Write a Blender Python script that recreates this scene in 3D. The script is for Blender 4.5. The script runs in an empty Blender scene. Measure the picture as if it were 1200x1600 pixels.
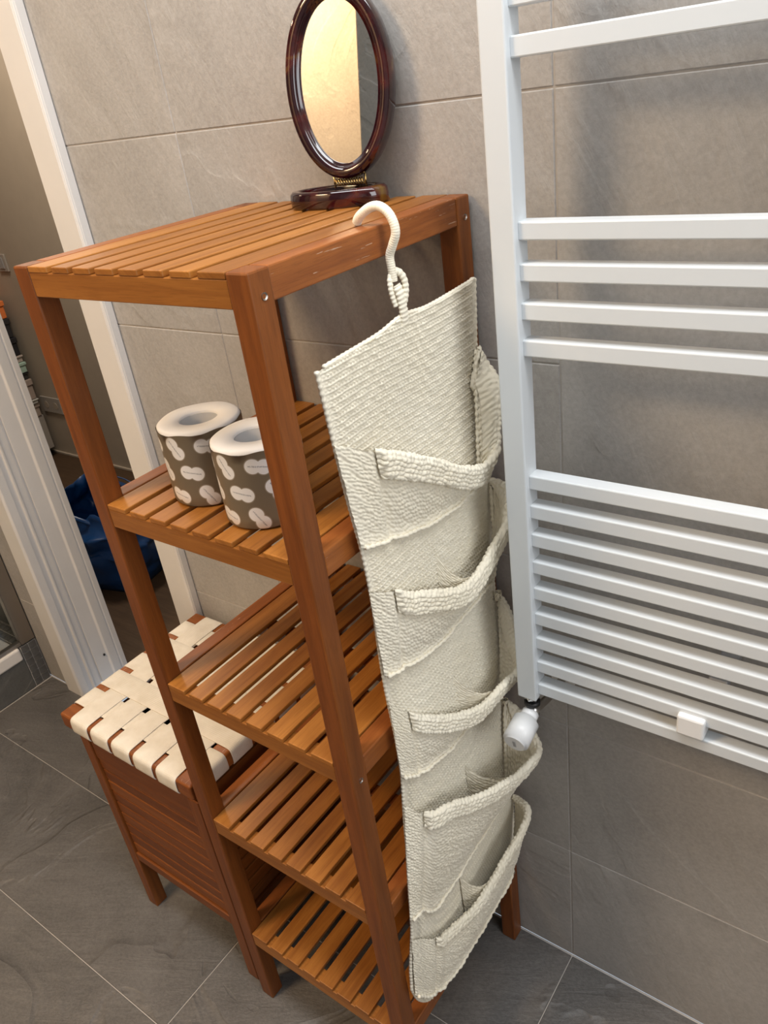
import bpy, bmesh, math, random
import numpy as np
from mathutils import Vector, Matrix
random.seed(7); np.random.seed(7)
C = bpy.context.scene.collection
scene = bpy.context.scene

# ------------------------------------------------------------------ camera
cam_data = bpy.data.cameras.new('camera')
cam_data.sensor_fit = 'VERTICAL'; cam_data.sensor_height = 36.0
cam_data.lens = 1231.8 / 1600 * 36.0
cam_data.clip_start = 0.02
cam = bpy.data.objects.new('camera', cam_data); C.objects.link(cam)
RX = Vector((0.80621, 0.57777, -0.12734))
RD = Vector((0.18941, -0.45596, -0.86961))
RF = Vector((-0.56050, 0.67697, -0.47703))
cam.matrix_world = Matrix(((RX.x, -RD.x, -RF.x, -0.42067), (RX.y, -RD.y, -RF.y, -0.84871), (RX.z, -RD.z, -RF.z, 1.52022), (0, 0, 0, 1)))
scene.camera = cam

# ------------------------------------------------------------------ world, lights, exposure
world = bpy.data.worlds.new('world'); scene.world = world; world.use_nodes = True
bg = world.node_tree.nodes['Background']
bg.inputs[0].default_value = (0.75, 0.86, 1.0, 1); bg.inputs[1].default_value = 0.6
scene.view_settings.view_transform = 'Standard'
scene.view_settings.look = 'None'
scene.view_settings.exposure = 0.24
scene.view_settings.gamma = 1.0
scene.view_settings.use_curve_mapping = False

def area(name, loc, target, size, size_y, power, color, shape='RECTANGLE'):
    l = bpy.data.lights.new(name, 'AREA'); l.shape = shape
    l.size = size; l.size_y = size_y; l.energy = power; l.color = color
    o = bpy.data.objects.new(name, l); C.objects.link(o)
    o.location = loc
    o.rotation_euler = (Vector(target) - Vector(loc)).to_track_quat('-Z', 'Y').to_euler()
    return o
area('window_daylight', (1.06, -0.95, 1.75), (-1.0, -0.6, 1.0), 0.9, 1.1, 13, (0.95, 0.975, 1.0))
area('skylight_daylight', (-0.50, -0.50, 2.57), (-0.55, -0.25, 0), 2.0, 0.40, 27, (0.95, 0.98, 1.0))
area('warm_lamp_light', (-1.88, -1.60, 2.50), (-1.85, -1.2, 0), 0.55, 0.45, 25, (1.0, 0.72, 0.43), 'DISK')
area('added_mirror_wall_fill', (-1.65, -1.50, 2.30), (-1.55, -1.9, 1.75), 0.3, 0.3, 7, (1.0, 0.60, 0.27))  # added fill lamp, brightens the front wall as the mirror reflects it
area('shower_lamp_light', (-2.95, -0.75, 2.50), (-3.2, -0.75, 0), 0.2, 0.2, 5, (1.0, 0.76, 0.50), 'DISK')
area('hall_light', (-3.2, 0.62, 2.45), (-3.4, 0.9, 0), 0.4, 0.4, 17, (1.0, 0.86, 0.70), 'DISK')

# ------------------------------------------------------------------ node helpers
def new_mat(name):
    m = bpy.data.materials.new(name); m.use_nodes = True
    return m, m.node_tree, m.node_tree.nodes['Principled BSDF']
def node(nt, typ, **kw):
    n = nt.nodes.new(typ)
    for k, v in kw.items():
        if k.startswith('i_'):
            key = k[2:]
            n.inputs[int(key) if key.isdigit() else key].default_value = v
        else: setattr(n, k, v)
    return n
def math_n(nt, op, a, b=None, c=None):
    n = nt.nodes.new('ShaderNodeMath'); n.operation = op
    for i, v in enumerate((a, b, c)):
        if v is None: continue
        if isinstance(v, (int, float)): n.inputs[i].default_value = v
        else: nt.links.new(v, n.inputs[i])
    return n.outputs[0]
def ramp(nt, fac, stops):
    n = nt.nodes.new('ShaderNodeValToRGB')
    e = n.color_ramp.elements
    while len(e) < len(stops): e.new(0.5)
    for el, (p, c) in zip(e, stops):
        el.position = p; el.color = (c[0], c[1], c[2], 1)
    nt.links.new(fac, n.inputs[0])
    return n.outputs[0]
def mixc(nt, fac, a, b, blend='MIX'):
    n = nt.nodes.new('ShaderNodeMix'); n.data_type = 'RGBA'; n.blend_type = blend
    if isinstance(fac, (int, float)): n.inputs[0].default_value = fac
    else: nt.links.new(fac, n.inputs[0])
    for i, v in ((6, a), (7, b)):
        if isinstance(v, tuple): n.inputs[i].default_value = (v[0], v[1], v[2], 1)
        else: nt.links.new(v, n.inputs[i])
    return n.outputs[2]
def bump(nt, bsdf, h, strength=0.3, dist=0.002):
    b = nt.nodes.new('ShaderNodeBump'); b.inputs['Strength'].default_value = strength
    b.inputs['Distance'].default_value = dist
    nt.links.new(h, b.inputs['Height']); nt.links.new(b.outputs[0], bsdf.inputs['Normal'])
def noise(nt, vec, scale, detail=4, rough=0.55, dist=0.0):
    n = node(nt, 'ShaderNodeTexNoise'); n.inputs['Scale'].default_value = scale
    n.inputs['Detail'].default_value = detail; n.inputs['Roughness'].default_value = rough
    n.inputs['Distortion'].default_value = dist
    if vec is not None: nt.links.new(vec, n.inputs['Vector'])
    return n.outputs[0]

def plain(name, col, rough=0.5, metal=0.0, coat=0.0, var=0.0):
    m, nt, b = new_mat(name)
    b.inputs['Base Color'].default_value = (*col, 1)
    b.inputs['Roughness'].default_value = rough; b.inputs['Metallic'].default_value = metal
    b.inputs['Coat Weight'].default_value = coat
    if var:
        tc = node(nt, 'ShaderNodeTexCoord')
        f = noise(nt, tc.outputs['Object'], 14, 4)
        c = ramp(nt, f, [(0.3, tuple(x * (1 - var) for x in col)), (0.7, tuple(min(1, x * (1 + var)) for x in col))])
        nt.links.new(c, b.inputs['Base Color'])
    return m

def wood(name, dark, light, rough=0.42, scuff=False):
    m, nt, b = new_mat(name)
    uv = node(nt, 'ShaderNodeUVMap')
    oi = node(nt, 'ShaderNodeObjectInfo')
    sep = node(nt, 'ShaderNodeSeparateXYZ'); nt.links.new(uv.outputs[0], sep.inputs[0])
    rnd = math_n(nt, 'MULTIPLY', oi.outputs['Random'], 37.0)
    comb = node(nt, 'ShaderNodeCombineXYZ')
    nt.links.new(math_n(nt, 'MULTIPLY', sep.outputs[0], 5.0), comb.inputs[0])
    nt.links.new(math_n(nt, 'MULTIPLY', sep.outputs[1], 70.0), comb.inputs[1])
    nt.links.new(rnd, comb.inputs[2])
    f = noise(nt, comb.outputs[0], 1.0, 5, 0.6, 0.6)
    comb2 = node(nt, 'ShaderNodeCombineXYZ')
    nt.links.new(math_n(nt, 'MULTIPLY', sep.outputs[0], 30.0), comb2.inputs[0])
    nt.links.new(math_n(nt, 'MULTIPLY', sep.outputs[1], 700.0), comb2.inputs[1])
    nt.links.new(rnd, comb2.inputs[2])
    g = noise(nt, comb2.outputs[0], 1.0, 3, 0.6)
    col = ramp(nt, f, [(0.28, dark), (0.72, light)])
    col = mixc(nt, math_n(nt, 'MULTIPLY', math_n(nt, 'GREATER_THAN', g, 0.57), 0.22), col, tuple(x * 0.55 for x in dark))
    tint = ramp(nt, oi.outputs['Random'], [(0.0, (0.80, 0.76, 0.72)), (0.5, (1.0, 1.0, 1.0)), (1.0, (1.16, 1.2, 1.2))])
    col = mixc(nt, 1.0, col, tint, 'MULTIPLY')
    if scuff:
        tc = node(nt, 'ShaderNodeTexCoord')
        mp = node(nt, 'ShaderNodeMapping'); mp.inputs['Scale'].default_value = (260, 16, 380)
        nt.links.new(tc.outputs['Object'], mp.inputs[0])
        s = noise(nt, mp.outputs[0], 1.0, 3, 0.7)
        s2 = noise(nt, tc.outputs['Object'], 11.0, 2)
        k = math_n(nt, 'MULTIPLY', math_n(nt, 'GREATER_THAN', s, 0.66), math_n(nt, 'GREATER_THAN', s2, 0.52))
        col = mixc(nt, math_n(nt, 'MULTIPLY', k, 0.5), col, (0.70, 0.55, 0.42))
    nt.links.new(col, b.inputs['Base Color'])
    b.inputs['Roughness'].default_value = rough
    b.inputs['Coat Weight'].default_value = 0.04; b.inputs['Coat Roughness'].default_value = 0.35; b.inputs['Specular IOR Level'].default_value = 0.33
    bump(nt, b, g, 0.12, 0.0006)
    return m

def slate(name, base, dark, light, rough=0.6, streak=1.0):
    m, nt, b = new_mat(name)
    tc = node(nt, 'ShaderNodeTexCoord'); oi = node(nt, 'ShaderNodeObjectInfo')
    off = node(nt, 'ShaderNodeVectorMath', operation='ADD')
    rv = node(nt, 'ShaderNodeCombineXYZ')
    r1 = math_n(nt, 'MULTIPLY', oi.outputs['Random'], 91.0)
    for i in range(3): nt.links.new(r1, rv.inputs[i])
    nt.links.new(tc.outputs['Object'], off.inputs[0]); nt.links.new(rv.outputs[0], off.inputs[1])
    v = off.outputs[0]
    n1 = noise(nt, v, 3.0, 6, 0.6, 0.8)
    n2 = noise(nt, v, 160.0, 3, 0.7)
    mp = node(nt, 'ShaderNodeMapping'); mp.vector_type = 'TEXTURE'; mp.inputs['Rotation'].default_value = (0.0, 1.13, 0.0) if streak < 0.8 else (0, 0, 0.5); mp.inputs['Scale'].default_value = (1 / 5, 1 / 24, 1 / 24)
    nt.links.new(v, mp.inputs[0])
    n3 = noise(nt, mp.outputs[0], 1.0, 5, 0.65, 0.5)
    col = ramp(nt, n1, [(0.25, dark), (0.5, base), (0.78, light)])
    col = mixc(nt, 0.24, col, ramp(nt, n3, [(0.3, dark), (0.7, light)]))
    col = mixc(nt, 0.22, col, ramp(nt, n2, [(0.35, tuple(x * 0.7 for x in dark)), (0.65, light)]))
    nt.links.new(col, b.inputs['Base Color'])
    b.inputs['Roughness'].default_value = rough
    # cleft terraces of the stone: a stepped low noise plus grain
    t = noise(nt, v, 2.3, 4, 0.55, 1.2)
    st = math_n(nt, 'MULTIPLY', t, 6.0)
    fl = math_n(nt, 'FLOOR', st); fr = math_n(nt, 'FRACT', st)
    ter = math_n(nt, 'ADD', fl, math_n(nt, 'POWER', fr, 7.0))
    h = math_n(nt, 'ADD', math_n(nt, 'MULTIPLY', ter, 0.9 * streak), math_n(nt, 'MULTIPLY', n2, 0.16))
    h = math_n(nt, 'ADD', h, math_n(nt, 'MULTIPLY', n3, 0.75))
    bump(nt, b, h, 0.75, 0.0032 if streak < 0.8 else 0.0065)
    return m

M = {}
M['wall_tile'] = slate('stone_wall_tile', (0.400, 0.376, 0.352), (0.320, 0.300, 0.280), (0.495, 0.470, 0.445), 0.55, 0.35)
M['dark_tile'] = slate('dark_wall_tile', (0.115, 0.115, 0.110), (0.085, 0.085, 0.08), (0.15, 0.15, 0.145), 0.55, 0.5)
M['floor_tile'] = slate('slate_floor_tile', (0.122, 0.114, 0.107), (0.064, 0.060, 0.057), (0.192, 0.181, 0.172), 0.5, 1.0)
M['grout'] = plain('grout', (0.46, 0.43, 0.40), 0.9, var=0.1)
M['white_paint'] = plain('white_wall_paint', (0.82, 0.80, 0.77), 0.7, var=0.02)
M['trim'] = plain('white_lacquer_trim', (0.74, 0.71, 0.68), 0.38, var=0.02)
M['hall_wall'] = plain('hall_wall_paint', (0.42, 0.36, 0.29), 0.8, var=0.03)
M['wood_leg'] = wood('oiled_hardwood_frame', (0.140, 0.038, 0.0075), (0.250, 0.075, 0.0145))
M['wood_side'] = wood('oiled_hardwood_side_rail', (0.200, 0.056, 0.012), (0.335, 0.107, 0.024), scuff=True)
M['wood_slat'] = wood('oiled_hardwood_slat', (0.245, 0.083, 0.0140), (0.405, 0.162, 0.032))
M['wood_hall'] = wood('dark_hall_floor_board', (0.060, 0.036, 0.020), (0.100, 0.062, 0.036), 0.5)
M['radiator'] = plain('white_enamel', (0.66, 0.69, 0.71), 0.30, coat=0.2)
M['chrome'] = plain('chrome', (0.75, 0.75, 0.76), 0.12, 1.0)
M['black'] = plain('black_rubber', (0.012, 0.012, 0.013), 0.5)
M['valve_white'] = plain('white_plastic', (0.83, 0.83, 0.83), 0.35)
M['grey_plastic'] = plain('grey_plastic', (0.35, 0.35, 0.36), 0.4)
M['steel'] = plain('steel_screw', (0.45, 0.42, 0.38), 0.35, 1.0)
M['gold'] = plain('gold_metal', (0.83, 0.60, 0.25), 0.25, 1.0)
M['dark_void'] = plain('painted_hollow_shade', (0.010, 0.009, 0.008), 0.9)  # near-black colour standing in for shade inside the hamper
M['mosaic'] = plain('grey_mosaic', (0.10, 0.10, 0.10), 0.4, var=0.3)
M['tray'] = plain('white_acrylic', (0.80, 0.77, 0.74), 0.25)
M['alu'] = plain('brushed_aluminium', (0.42, 0.39, 0.36), 0.35, 1.0)
M['paper'] = plain('tissue_paper', (0.83, 0.81, 0.79), 0.9, var=0.03)
M['core'] = plain('grey_cardboard', (0.46, 0.46, 0.47), 0.85, var=0.1)
M['bag'] = plain('blue_woven_plastic', (0.006, 0.050, 0.175), 0.35)
M['plate'] = plain('switch_plate', (0.38, 0.35, 0.32), 0.5)

# mirror glass
m, nt, b = new_mat('mirror_glass'); b.inputs['Base Color'].default_value = (0.88, 0.88, 0.86, 1)
b.inputs['Metallic'].default_value = 1; b.inputs['Roughness'].default_value = 0.015; M['mirror'] = m
# tortoiseshell
m, nt, b = new_mat('tortoiseshell_lacquer')
tc = node(nt, 'ShaderNodeTexCoord')
f = noise(nt, tc.outputs['Object'], 22, 3, 0.5, 0.8)
nt.links.new(ramp(nt, f, [(0.50, (0.016, 0.002, 0.004)), (0.63, (0.060, 0.008, 0.007)), (0.75, (0.15, 0.085, 0.012))]), b.inputs['Base Color'])
b.inputs['Roughness'].default_value = 0.08; b.inputs['Coat Weight'].default_value = 0.6; M['tortoise'] = m
# clear glass pane
m, nt, b = new_mat('clear_glass')
out = [n for n in nt.nodes if n.type == 'OUTPUT_MATERIAL'][0]
tr = node(nt, 'ShaderNodeBsdfTransparent'); tr.inputs[0].default_value = (0.94, 0.96, 0.95, 1)
gl = node(nt, 'ShaderNodeBsdfGlossy'); gl.inputs['Roughness'].default_value = 0.02
fr = node(nt, 'ShaderNodeFresnel'); fr.inputs[0].default_value = 1.3
mx = node(nt, 'ShaderNodeMixShader')
nt.links.new(fr.outputs[0], mx.inputs[0]); nt.links.new(tr.outputs[0], mx.inputs[1]); nt.links.new(gl.outputs[0], mx.inputs[2])
nt.links.new(mx.outputs[0], out.inputs[0]); M['glass'] = m
# webbing strap
m, nt, b = new_mat('cotton_webbing')
uv = node(nt, 'ShaderNodeUVMap'); oi = node(nt, 'ShaderNodeObjectInfo')
sep = node(nt, 'ShaderNodeSeparateXYZ'); nt.links.new(uv.outputs[0], sep.inputs[0])
ws = math_n(nt, 'SINE', math_n(nt, 'MULTIPLY', sep.outputs[0], 2 * math.pi / 0.0022))
wt = math_n(nt, 'SINE', math_n(nt, 'MULTIPLY', sep.outputs[1], 2 * math.pi / 0.0035))
f = noise(nt, uv.outputs[0], 30, 3)
nt.links.new(ramp(nt, f, [(0.3, (0.70, 0.64, 0.54)), (0.7, (0.80, 0.75, 0.66))]), b.inputs['Base Color'])
b.inputs['Roughness'].default_value = 0.75
bump(nt, b, math_n(nt, 'ADD', ws, wt), 0.25, 0.0004); M['strap'] = m
# crochet cotton
m, nt, b = new_mat('crochet_cotton')
tc = node(nt, 'ShaderNodeTexCoord')
f = noise(nt, tc.outputs['Object'], 9, 3)
f2 = noise(nt, tc.outputs['Object'], 900, 2, 0.6)
nt.links.new(ramp(nt, f, [(0.3, (0.86, 0.785, 0.625)), (0.7, (0.90, 0.835, 0.69))]), b.inputs['Base Color'])
b.inputs['Roughness'].default_value = 0.9; b.inputs['Sheen Weight'].default_value = 0.15
bump(nt, b, f2, 0.35, 0.0006); M['crochet'] = m
# printed wrapper of the paper rolls: brown film, white two-lobed patches
m, nt, b = new_mat('printed_brown_wrapper')
uv = node(nt, 'ShaderNodeUVMap'); sep = node(nt, 'ShaderNodeSeparateXYZ'); nt.links.new(uv.outputs[0], sep.inputs[0])
PU, PV = 0.0408, 0.0315
vv = math_n(nt, 'DIVIDE', sep.outputs[1], PV); row = math_n(nt, 'FLOOR', vv)
uu = math_n(nt, 'ADD', math_n(nt, 'DIVIDE', sep.outputs[0], PU), math_n(nt, 'MULTIPLY', row, 0.37))
colm = math_n(nt, 'FLOOR', uu)
lx = math_n(nt, 'MULTIPLY', math_n(nt, 'SUBTRACT', math_n(nt, 'FRACT', uu), 0.5), PU)
ly = math_n(nt, 'MULTIPLY', math_n(nt, 'SUBTRACT', math_n(nt, 'FRACT', vv), 0.5), PV)
par = math_n(nt, 'SUBTRACT', math_n(nt, 'MULTIPLY', math_n(nt, 'MODULO', math_n(nt, 'ADD', math_n(nt, 'ADD', colm, row), 200.0), 2.0), 2.0), 1.0)
ang = math_n(nt, 'ADD', math_n(nt, 'MULTIPLY', par, 0.42), -0.62)
ca = math_n(nt, 'COSINE', ang); sa = math_n(nt, 'SINE', ang)
rx = math_n(nt, 'ADD', math_n(nt, 'MULTIPLY', lx, ca), math_n(nt, 'MULTIPLY', ly, sa))
ry = math_n(nt, 'SUBTRACT', math_n(nt, 'MULTIPLY', ly, ca), math_n(nt, 'MULTIPLY', lx, sa))
def disc(cx, r):
    dx = math_n(nt, 'SUBTRACT', rx, cx)
    d = math_n(nt, 'SQRT', math_n(nt, 'ADD', math_n(nt, 'MULTIPLY', dx, dx), math_n(nt, 'MULTIPLY', ry, ry)))
    return math_n(nt, 'LESS_THAN', d, r)
lobes = math_n(nt, 'MAXIMUM', disc(-0.0062, 0.0088), disc(0.0062, 0.0088))
halo = math_n(nt, 'MAXIMUM', disc(-0.0062, 0.0099), disc(0.0062, 0.0099))
line = math_n(nt, 'MULTIPLY', math_n(nt, 'LESS_THAN', math_n(nt, 'ABSOLUTE', ry), 0.0009), math_n(nt, 'LESS_THAN', math_n(nt, 'ABSOLUTE', rx), 0.0115))
dash = math_n(nt, 'GREATER_THAN', noise(nt, uv.outputs[0], 900, 1), 0.47)
line = math_n(nt, 'MULTIPLY', line, dash)
c = mixc(nt, halo, (0.172, 0.134, 0.090), (0.32, 0.27, 0.21))
c = mixc(nt, lobes, c, (0.80, 0.78, 0.77))
c = mixc(nt, math_n(nt, 'MULTIPLY', line, 0.7), c, (0.16, 0.17, 0.20))
nt.links.new(c, b.inputs['Base Color']); b.inputs['Roughness'].default_value = 0.4; M['wrapper'] = m

# ------------------------------------------------------------------ object helpers
def mk(name, mesh, mat=None, parent=None, loc=(0, 0, 0), rot=(0, 0, 0)):
    o = bpy.data.objects.new(name, mesh); C.objects.link(o)
    if mat is not None and not mesh.materials: mesh.materials.append(mat)
    if parent is not None: o.parent = parent
    o.location = loc; o.rotation_euler = rot
    return o
def empty(name, loc=(0, 0, 0), rz=0.0):
    o = bpy.data.objects.new(name, None); C.objects.link(o); o.empty_display_size = 0.05
    o.location = loc; o.rotation_euler = (0, 0, rz); return o
def tag(o, label, cat, group=None):
    o['label'] = label; o['category'] = cat
    if group: o['group'] = group
    return o
def struct(o):
    o['kind'] = 'structure'; return o
def bm_to(bm, name, smooth=False):
    me = bpy.data.meshes.new(name); bm.to_mesh(me); bm.free()
    if smooth:
        for p in me.polygons: p.use_smooth = True
    return me
BOX = {}
def box_mesh(sx, sy, sz, bev=0.0015, seg=2, mat=None):
    """box centred in x and y and z, UV runs along the longest side in metres"""
    key = (round(sx, 5), round(sy, 5), round(sz, 5), bev, seg, mat.name if mat else '')
    if key in BOX: return BOX[key]
    bm = bmesh.new(); bmesh.ops.create_cube(bm, size=1)
    for v in bm.verts: v.co = Vector((v.co.x * sx, v.co.y * sy, v.co.z * sz))
    if bev: bmesh.ops.bevel(bm, geom=bm.edges[:], offset=min(bev, 0.4 * min(sx, sy, sz)), segments=seg, affect='EDGES', profile=0.5)
    uvl = bm.loops.layers.uv.new('UVMap')
    ax = max(range(3), key=lambda i: (sx, sy, sz)[i]); oth = [i for i in range(3) if i != ax]
    for f in bm.faces:
        for l in f.loops:
            l[uvl].uv = (l.vert.co[ax], l.vert.co[oth[0]] + l.vert.co[oth[1]])
    me = bm_to(bm, 'box'); BOX[key] = me
    if mat: me.materials.append(mat)
    return me
def box(name, lo, hi, mat, parent=None, bev=0.0015, seg=2):
    s = [h - l for l, h in zip(lo, hi)]; c = [(h + l) / 2 for l, h in zip(lo, hi)]
    return mk(name, box_mesh(*s, bev=bev, seg=seg, mat=mat), None, parent, c)
def cyl_mesh(r, h, n=32, bev=0.001, r2=None):
    bm = bmesh.new(); bmesh.ops.create_cone(bm, cap_ends=True, segments=n, radius1=r, radius2=r if r2 is None else r2, depth=h)
    if bev: bmesh.ops.bevel(bm, geom=[e for e in bm.edges if len(e.link_faces) == 2 and any(len(f.verts) > 4 for f in e.link_faces)], offset=bev, segments=2, affect='EDGES')
    me = bm_to(bm, 'cylinder')
    for p in me.polygons: p.use_smooth = len(p.vertices) == 4
    return me
def grid_mesh(P, uv=None, smooth=True, closed_u=False):
    """P: (n,m,3) array -> quad grid"""
    n, mm, _ = P.shape
    idx = np.arange(n * mm).reshape(n, mm)
    if closed_u:
        idx = np.concatenate([idx, idx[:, :1]], 1)
    q = np.stack([idx[:-1, :-1], idx[:-1, 1:], idx[1:, 1:], idx[1:, :-1]], -1).reshape(-1, 4)
    me = bpy.data.meshes.new('grid')
    me.vertices.add(n * mm); me.vertices.foreach_set('co', P.reshape(-1).astype(np.float32))
    me.loops.add(q.size); me.loops.foreach_set('vertex_index', q.reshape(-1).astype(np.int32))
    me.polygons.add(len(q)); me.polygons.foreach_set('loop_start', np.arange(0, q.size, 4, dtype=np.int32))
    if uv is not None:
        l = me.uv_layers.new(name='UVMap'); l.data.foreach_set('uv', uv.reshape(-1, 2)[q.reshape(-1)].reshape(-1).astype(np.float32))
    me.polygons.foreach_set('use_smooth', np.full(len(q), smooth))
    me.update(calc_edges=True); me.validate()
    return me
def frames(P, closed=False):
    T = np.gradient(P, axis=0)
    if closed: T = np.roll(P, -1, 0) - np.roll(P, 1, 0)
    T /= np.linalg.norm(T, axis=1, keepdims=True) + 1e-12
    n = len(P); N = np.zeros_like(P)
    a = np.array([0, 0, 1.0]) if abs(T[0][2]) < 0.9 else np.array([1.0, 0, 0])
    N[0] = np.cross(T[0], a); N[0] /= np.linalg.norm(N[0])
    for i in range(1, n):
        v = N[i - 1] - T[i] * (N[i - 1] @ T[i]); N[i] = v / np.linalg.norm(v)
    return T, N, np.cross(T, N)
def tube_mesh(P, r, seg=14, caps=True, rfun=None, flat=(1, 1)):
    P = np.asarray(P, float); T, N, B = frames(P); n = len(P)
    rr = np.full(n, r) if rfun is None else np.array([rfun(i / (n - 1)) for i in range(n)])
    a = np.linspace(0, 2 * np.pi, seg, endpoint=False)
    ring = P[:, None] + rr[:, None, None] * (np.cos(a)[None, :, None] * N[:, None] * flat[0] + np.sin(a)[None, :, None] * B[:, None] * flat[1])
    if caps:
        e0 = np.repeat(P[:1, None], seg, 1); e1 = np.repeat(P[-1:, None], seg, 1)
        ring = np.concatenate([e0, ring, e1], 0)
    s = np.linspace(0, 1, len(ring))[:, None] * np.ones((1, seg))
    t = np.ones((len(ring), 1)) * np.linspace(0, 1, seg)[None]
    return grid_mesh(ring, np.stack([s, t], -1), closed_u=True)
def smooth_path(pts, n, it=0):
    """dense resample of a polyline by arc length with Catmull-Rom"""
    p = np.asarray(pts, float); q = np.vstack([2 * p[0] - p[1], p, 2 * p[-1] - p[-2]]); out = []
    for i in range(1, len(q) - 2):
        t = np.linspace(0, 1, 24, endpoint=False)[:, None]
        a, b_, c_, d_ = q[i - 1], q[i], q[i + 1], q[i + 2]
        out.append(0.5 * (2 * b_ + (c_ - a) * t + (2 * a - 5 * b_ + 4 * c_ - d_) * t ** 2 + (3 * b_ - a - 3 * c_ + d_) * t ** 3))
    out = np.vstack(out + [p[-1:]])
    s = np.r_[0, np.cumsum(np.linalg.norm(np.diff(out, axis=0), axis=1))]
    u = np.linspace(0, s[-1], n)
    r = np.stack([np.interp(u, s, out[:, k]) for k in range(3)], 1)
    for _ in range(it):
        r[1:-1] = 0.25 * r[:-2] + 0.5 * r[1:-1] + 0.25 * r[2:]
    return r

# ================================================================== LARGE STRUCTURE
YW = 0.005                       # face of the tiled wall
VX = [-2.585, -2.006, -1.4135, -0.8195, -0.227, 0.366, 0.96, 1.0]
HZ = [0.0, 0.3015, 0.5985, 0.895, 1.1915, 1.491, 1.790, 2.09, 2.39, 2.6]
FY = [-1.9, -1.699, -1.406, -1.112, -0.818, -0.5245, -0.231, 0.0]
DX0, DX1, DZ = -2.40, -1.755, 2.05   # door opening
JG = 0.0008                      # half joint

wall_back = struct(box('wall_back', (DX1 + 0.02, YW + 0.0015, 0.0), (1.0, 0.165, 2.6), M['grout'], bev=0))
wb2 = struct(box('wall_back_left', (-3.5, YW + 0.0015, 0.0), (DX0 - 0.02, 0.165, 2.6), M['grout'], bev=0))
wb3 = struct(box('wall_back_above_door', (DX0 - 0.02, YW + 0.0015, DZ), (DX1 + 0.02, 0.165, 2.6), M['grout'], bev=0))
def tile_on(parent, lo, hi, mat, name='tile', bev=0.0012):
    s = [h - l for l, h in zip(lo, hi)]; c = Vector([(h + l) / 2 for l, h in zip(lo, hi)])
    return mk(name, box_mesh(*s, bev=bev, seg=1, mat=mat), None, parent, c - parent.location)
def wall_tiles(parent, x0, x1, z0, z1, mat=None):
    for i in range(len(VX) - 1):
        a, b_ = max(VX[i], x0), min(VX[i + 1], x1)
        if b_ - a < 0.01: continue
        for j in range(len(HZ) - 1):
            tall = VX[i] > -0.83
            if tall and j == 4: continue
            c_, d_ = max(HZ[j], z0), min(HZ[j + (2 if tall and j == 3 else 1)], z1)
            if d_ - c_ < 0.01: continue
            tile_on(parent, (a + JG, YW, c_ + (JG if j else 0.0015)), (b_ - JG, YW + 0.008, d_ - JG), mat or M['wall_tile'])
wall_tiles(wall_back, DX1 + 0.02, 1.0, 0, 2.6)
wall_tiles(wb2, -2.585, DX0 - 0.02, 0, 2.6)
wall_tiles(wb3, DX0 - 0.02, DX1 + 0.02, DZ, 2.6)
# inside the shower the same wall carries grey tiles
for j in range(len(HZ) - 1):
    for a, b_ in ((-3.5, -3.05), (-3.05, -2.588)):
        tile_on(wb2, (a + JG, YW, max(HZ[j], 0.15) + JG), (b_ - JG, YW + 0.008, max(HZ[j + 1], 0.16) - JG), M['dark_tile'])

floor = struct(box('floor', (-3.5, -1.9, -0.06), (1.0, YW + 0.0015, -0.0014), M['grout'], bev=0))
for j in range(len(FY) - 1):
    fx = [-2.585, -1.93 if j == len(FY) - 2 else -2.15, -0.8195, 0.3805, 1.0] if (len(FY) - 2 - j) % 2 == 0 else [-2.585, -1.4155, -0.2195, 0.9805, 1.0]
    for i in range(len(fx) - 1):
        tile_on(floor, (fx[i] + JG, FY[j] + JG, -0.008), (fx[i + 1] - JG, FY[j + 1] - (JG if j < len(FY) - 2 else -0.0025), 0.0), M['floor_tile'])

ceiling = struct(box('ceiling', (-3.6, -2.0, 2.6), (1.1, 0.165, 2.7), M['white_paint'], bev=0))
wall_front = struct(box('wall_front', (-2.585, -2.0, 0), (1.0, -1.9, 2.6), M['wall_tile'], bev=0))
# right wall with a window opening
WY0, WY1, WZ0, WZ1 = -1.40, -0.50, 1.20, 2.30
wall_right = struct(box('wall_right', (1.0, -1.9, 0), (1.1, 0.165, WZ0), M['wall_tile'], bev=0))
struct(box('wall_right_above', (1.0, -1.9, WZ1), (1.1, 0.165, 2.6), M['white_paint'], bev=0))
struct(box('wall_right_rear', (1.0, WY1, WZ0), (1.1, 0.165, WZ1), M['wall_tile'], bev=0))
struct(box('wall_right_front', (1.0, -1.9, WZ0), (1.1, WY0, WZ1), M['wall_tile'], bev=0))
win = struct(empty('window_1', (1.0, (WY0 + WY1) / 2, WZ0)))
for lo, hi in (((0.0, -0.45, 0.0), (0.05, -0.40, 1.1)), ((0.0, 0.40, 0.0), (0.05, 0.45, 1.1)), ((0.0, -0.40, 0.0), (0.05, 0.40, 0.05)), ((0.0, -0.40, 1.05), (0.05, 0.40, 1.1))):
    box('window_frame', lo, hi, M['trim'], win)
struct(box('added_mirror_pillar', (-1.365, -1.9, 0), (-1.00, -1.46, 2.6), M['dark_tile'], bev=0.003))  # added unseen block, gives the mirror reflection its dark half
# shower recess
wall_left = struct(box('wall_left', (-2.685, -1.9, 0), (-2.585, -1.42, 2.6), M['dark_tile'], bev=0))
struct(box('wall_shower_side', (-3.5, -1.52, 0), (-2.685, -1.42, 2.6), M['dark_tile'], bev=0))
wsb = struct(box('wall_shower_back', (-3.6, -1.52, 0), (-3.503, 0.165, 2.6), M['grout'], bev=0))
for j in range(len(HZ) - 1):
    for a, b_ in ((-1.42, -1.18), (-1.18, -0.59), (-0.59, 0.005)):
        tile_on(wsb, (-3.503, a + JG, HZ[j] + JG), (-3.495, b_ - JG, HZ[j + 1] - JG), M['wall_tile'])

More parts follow.
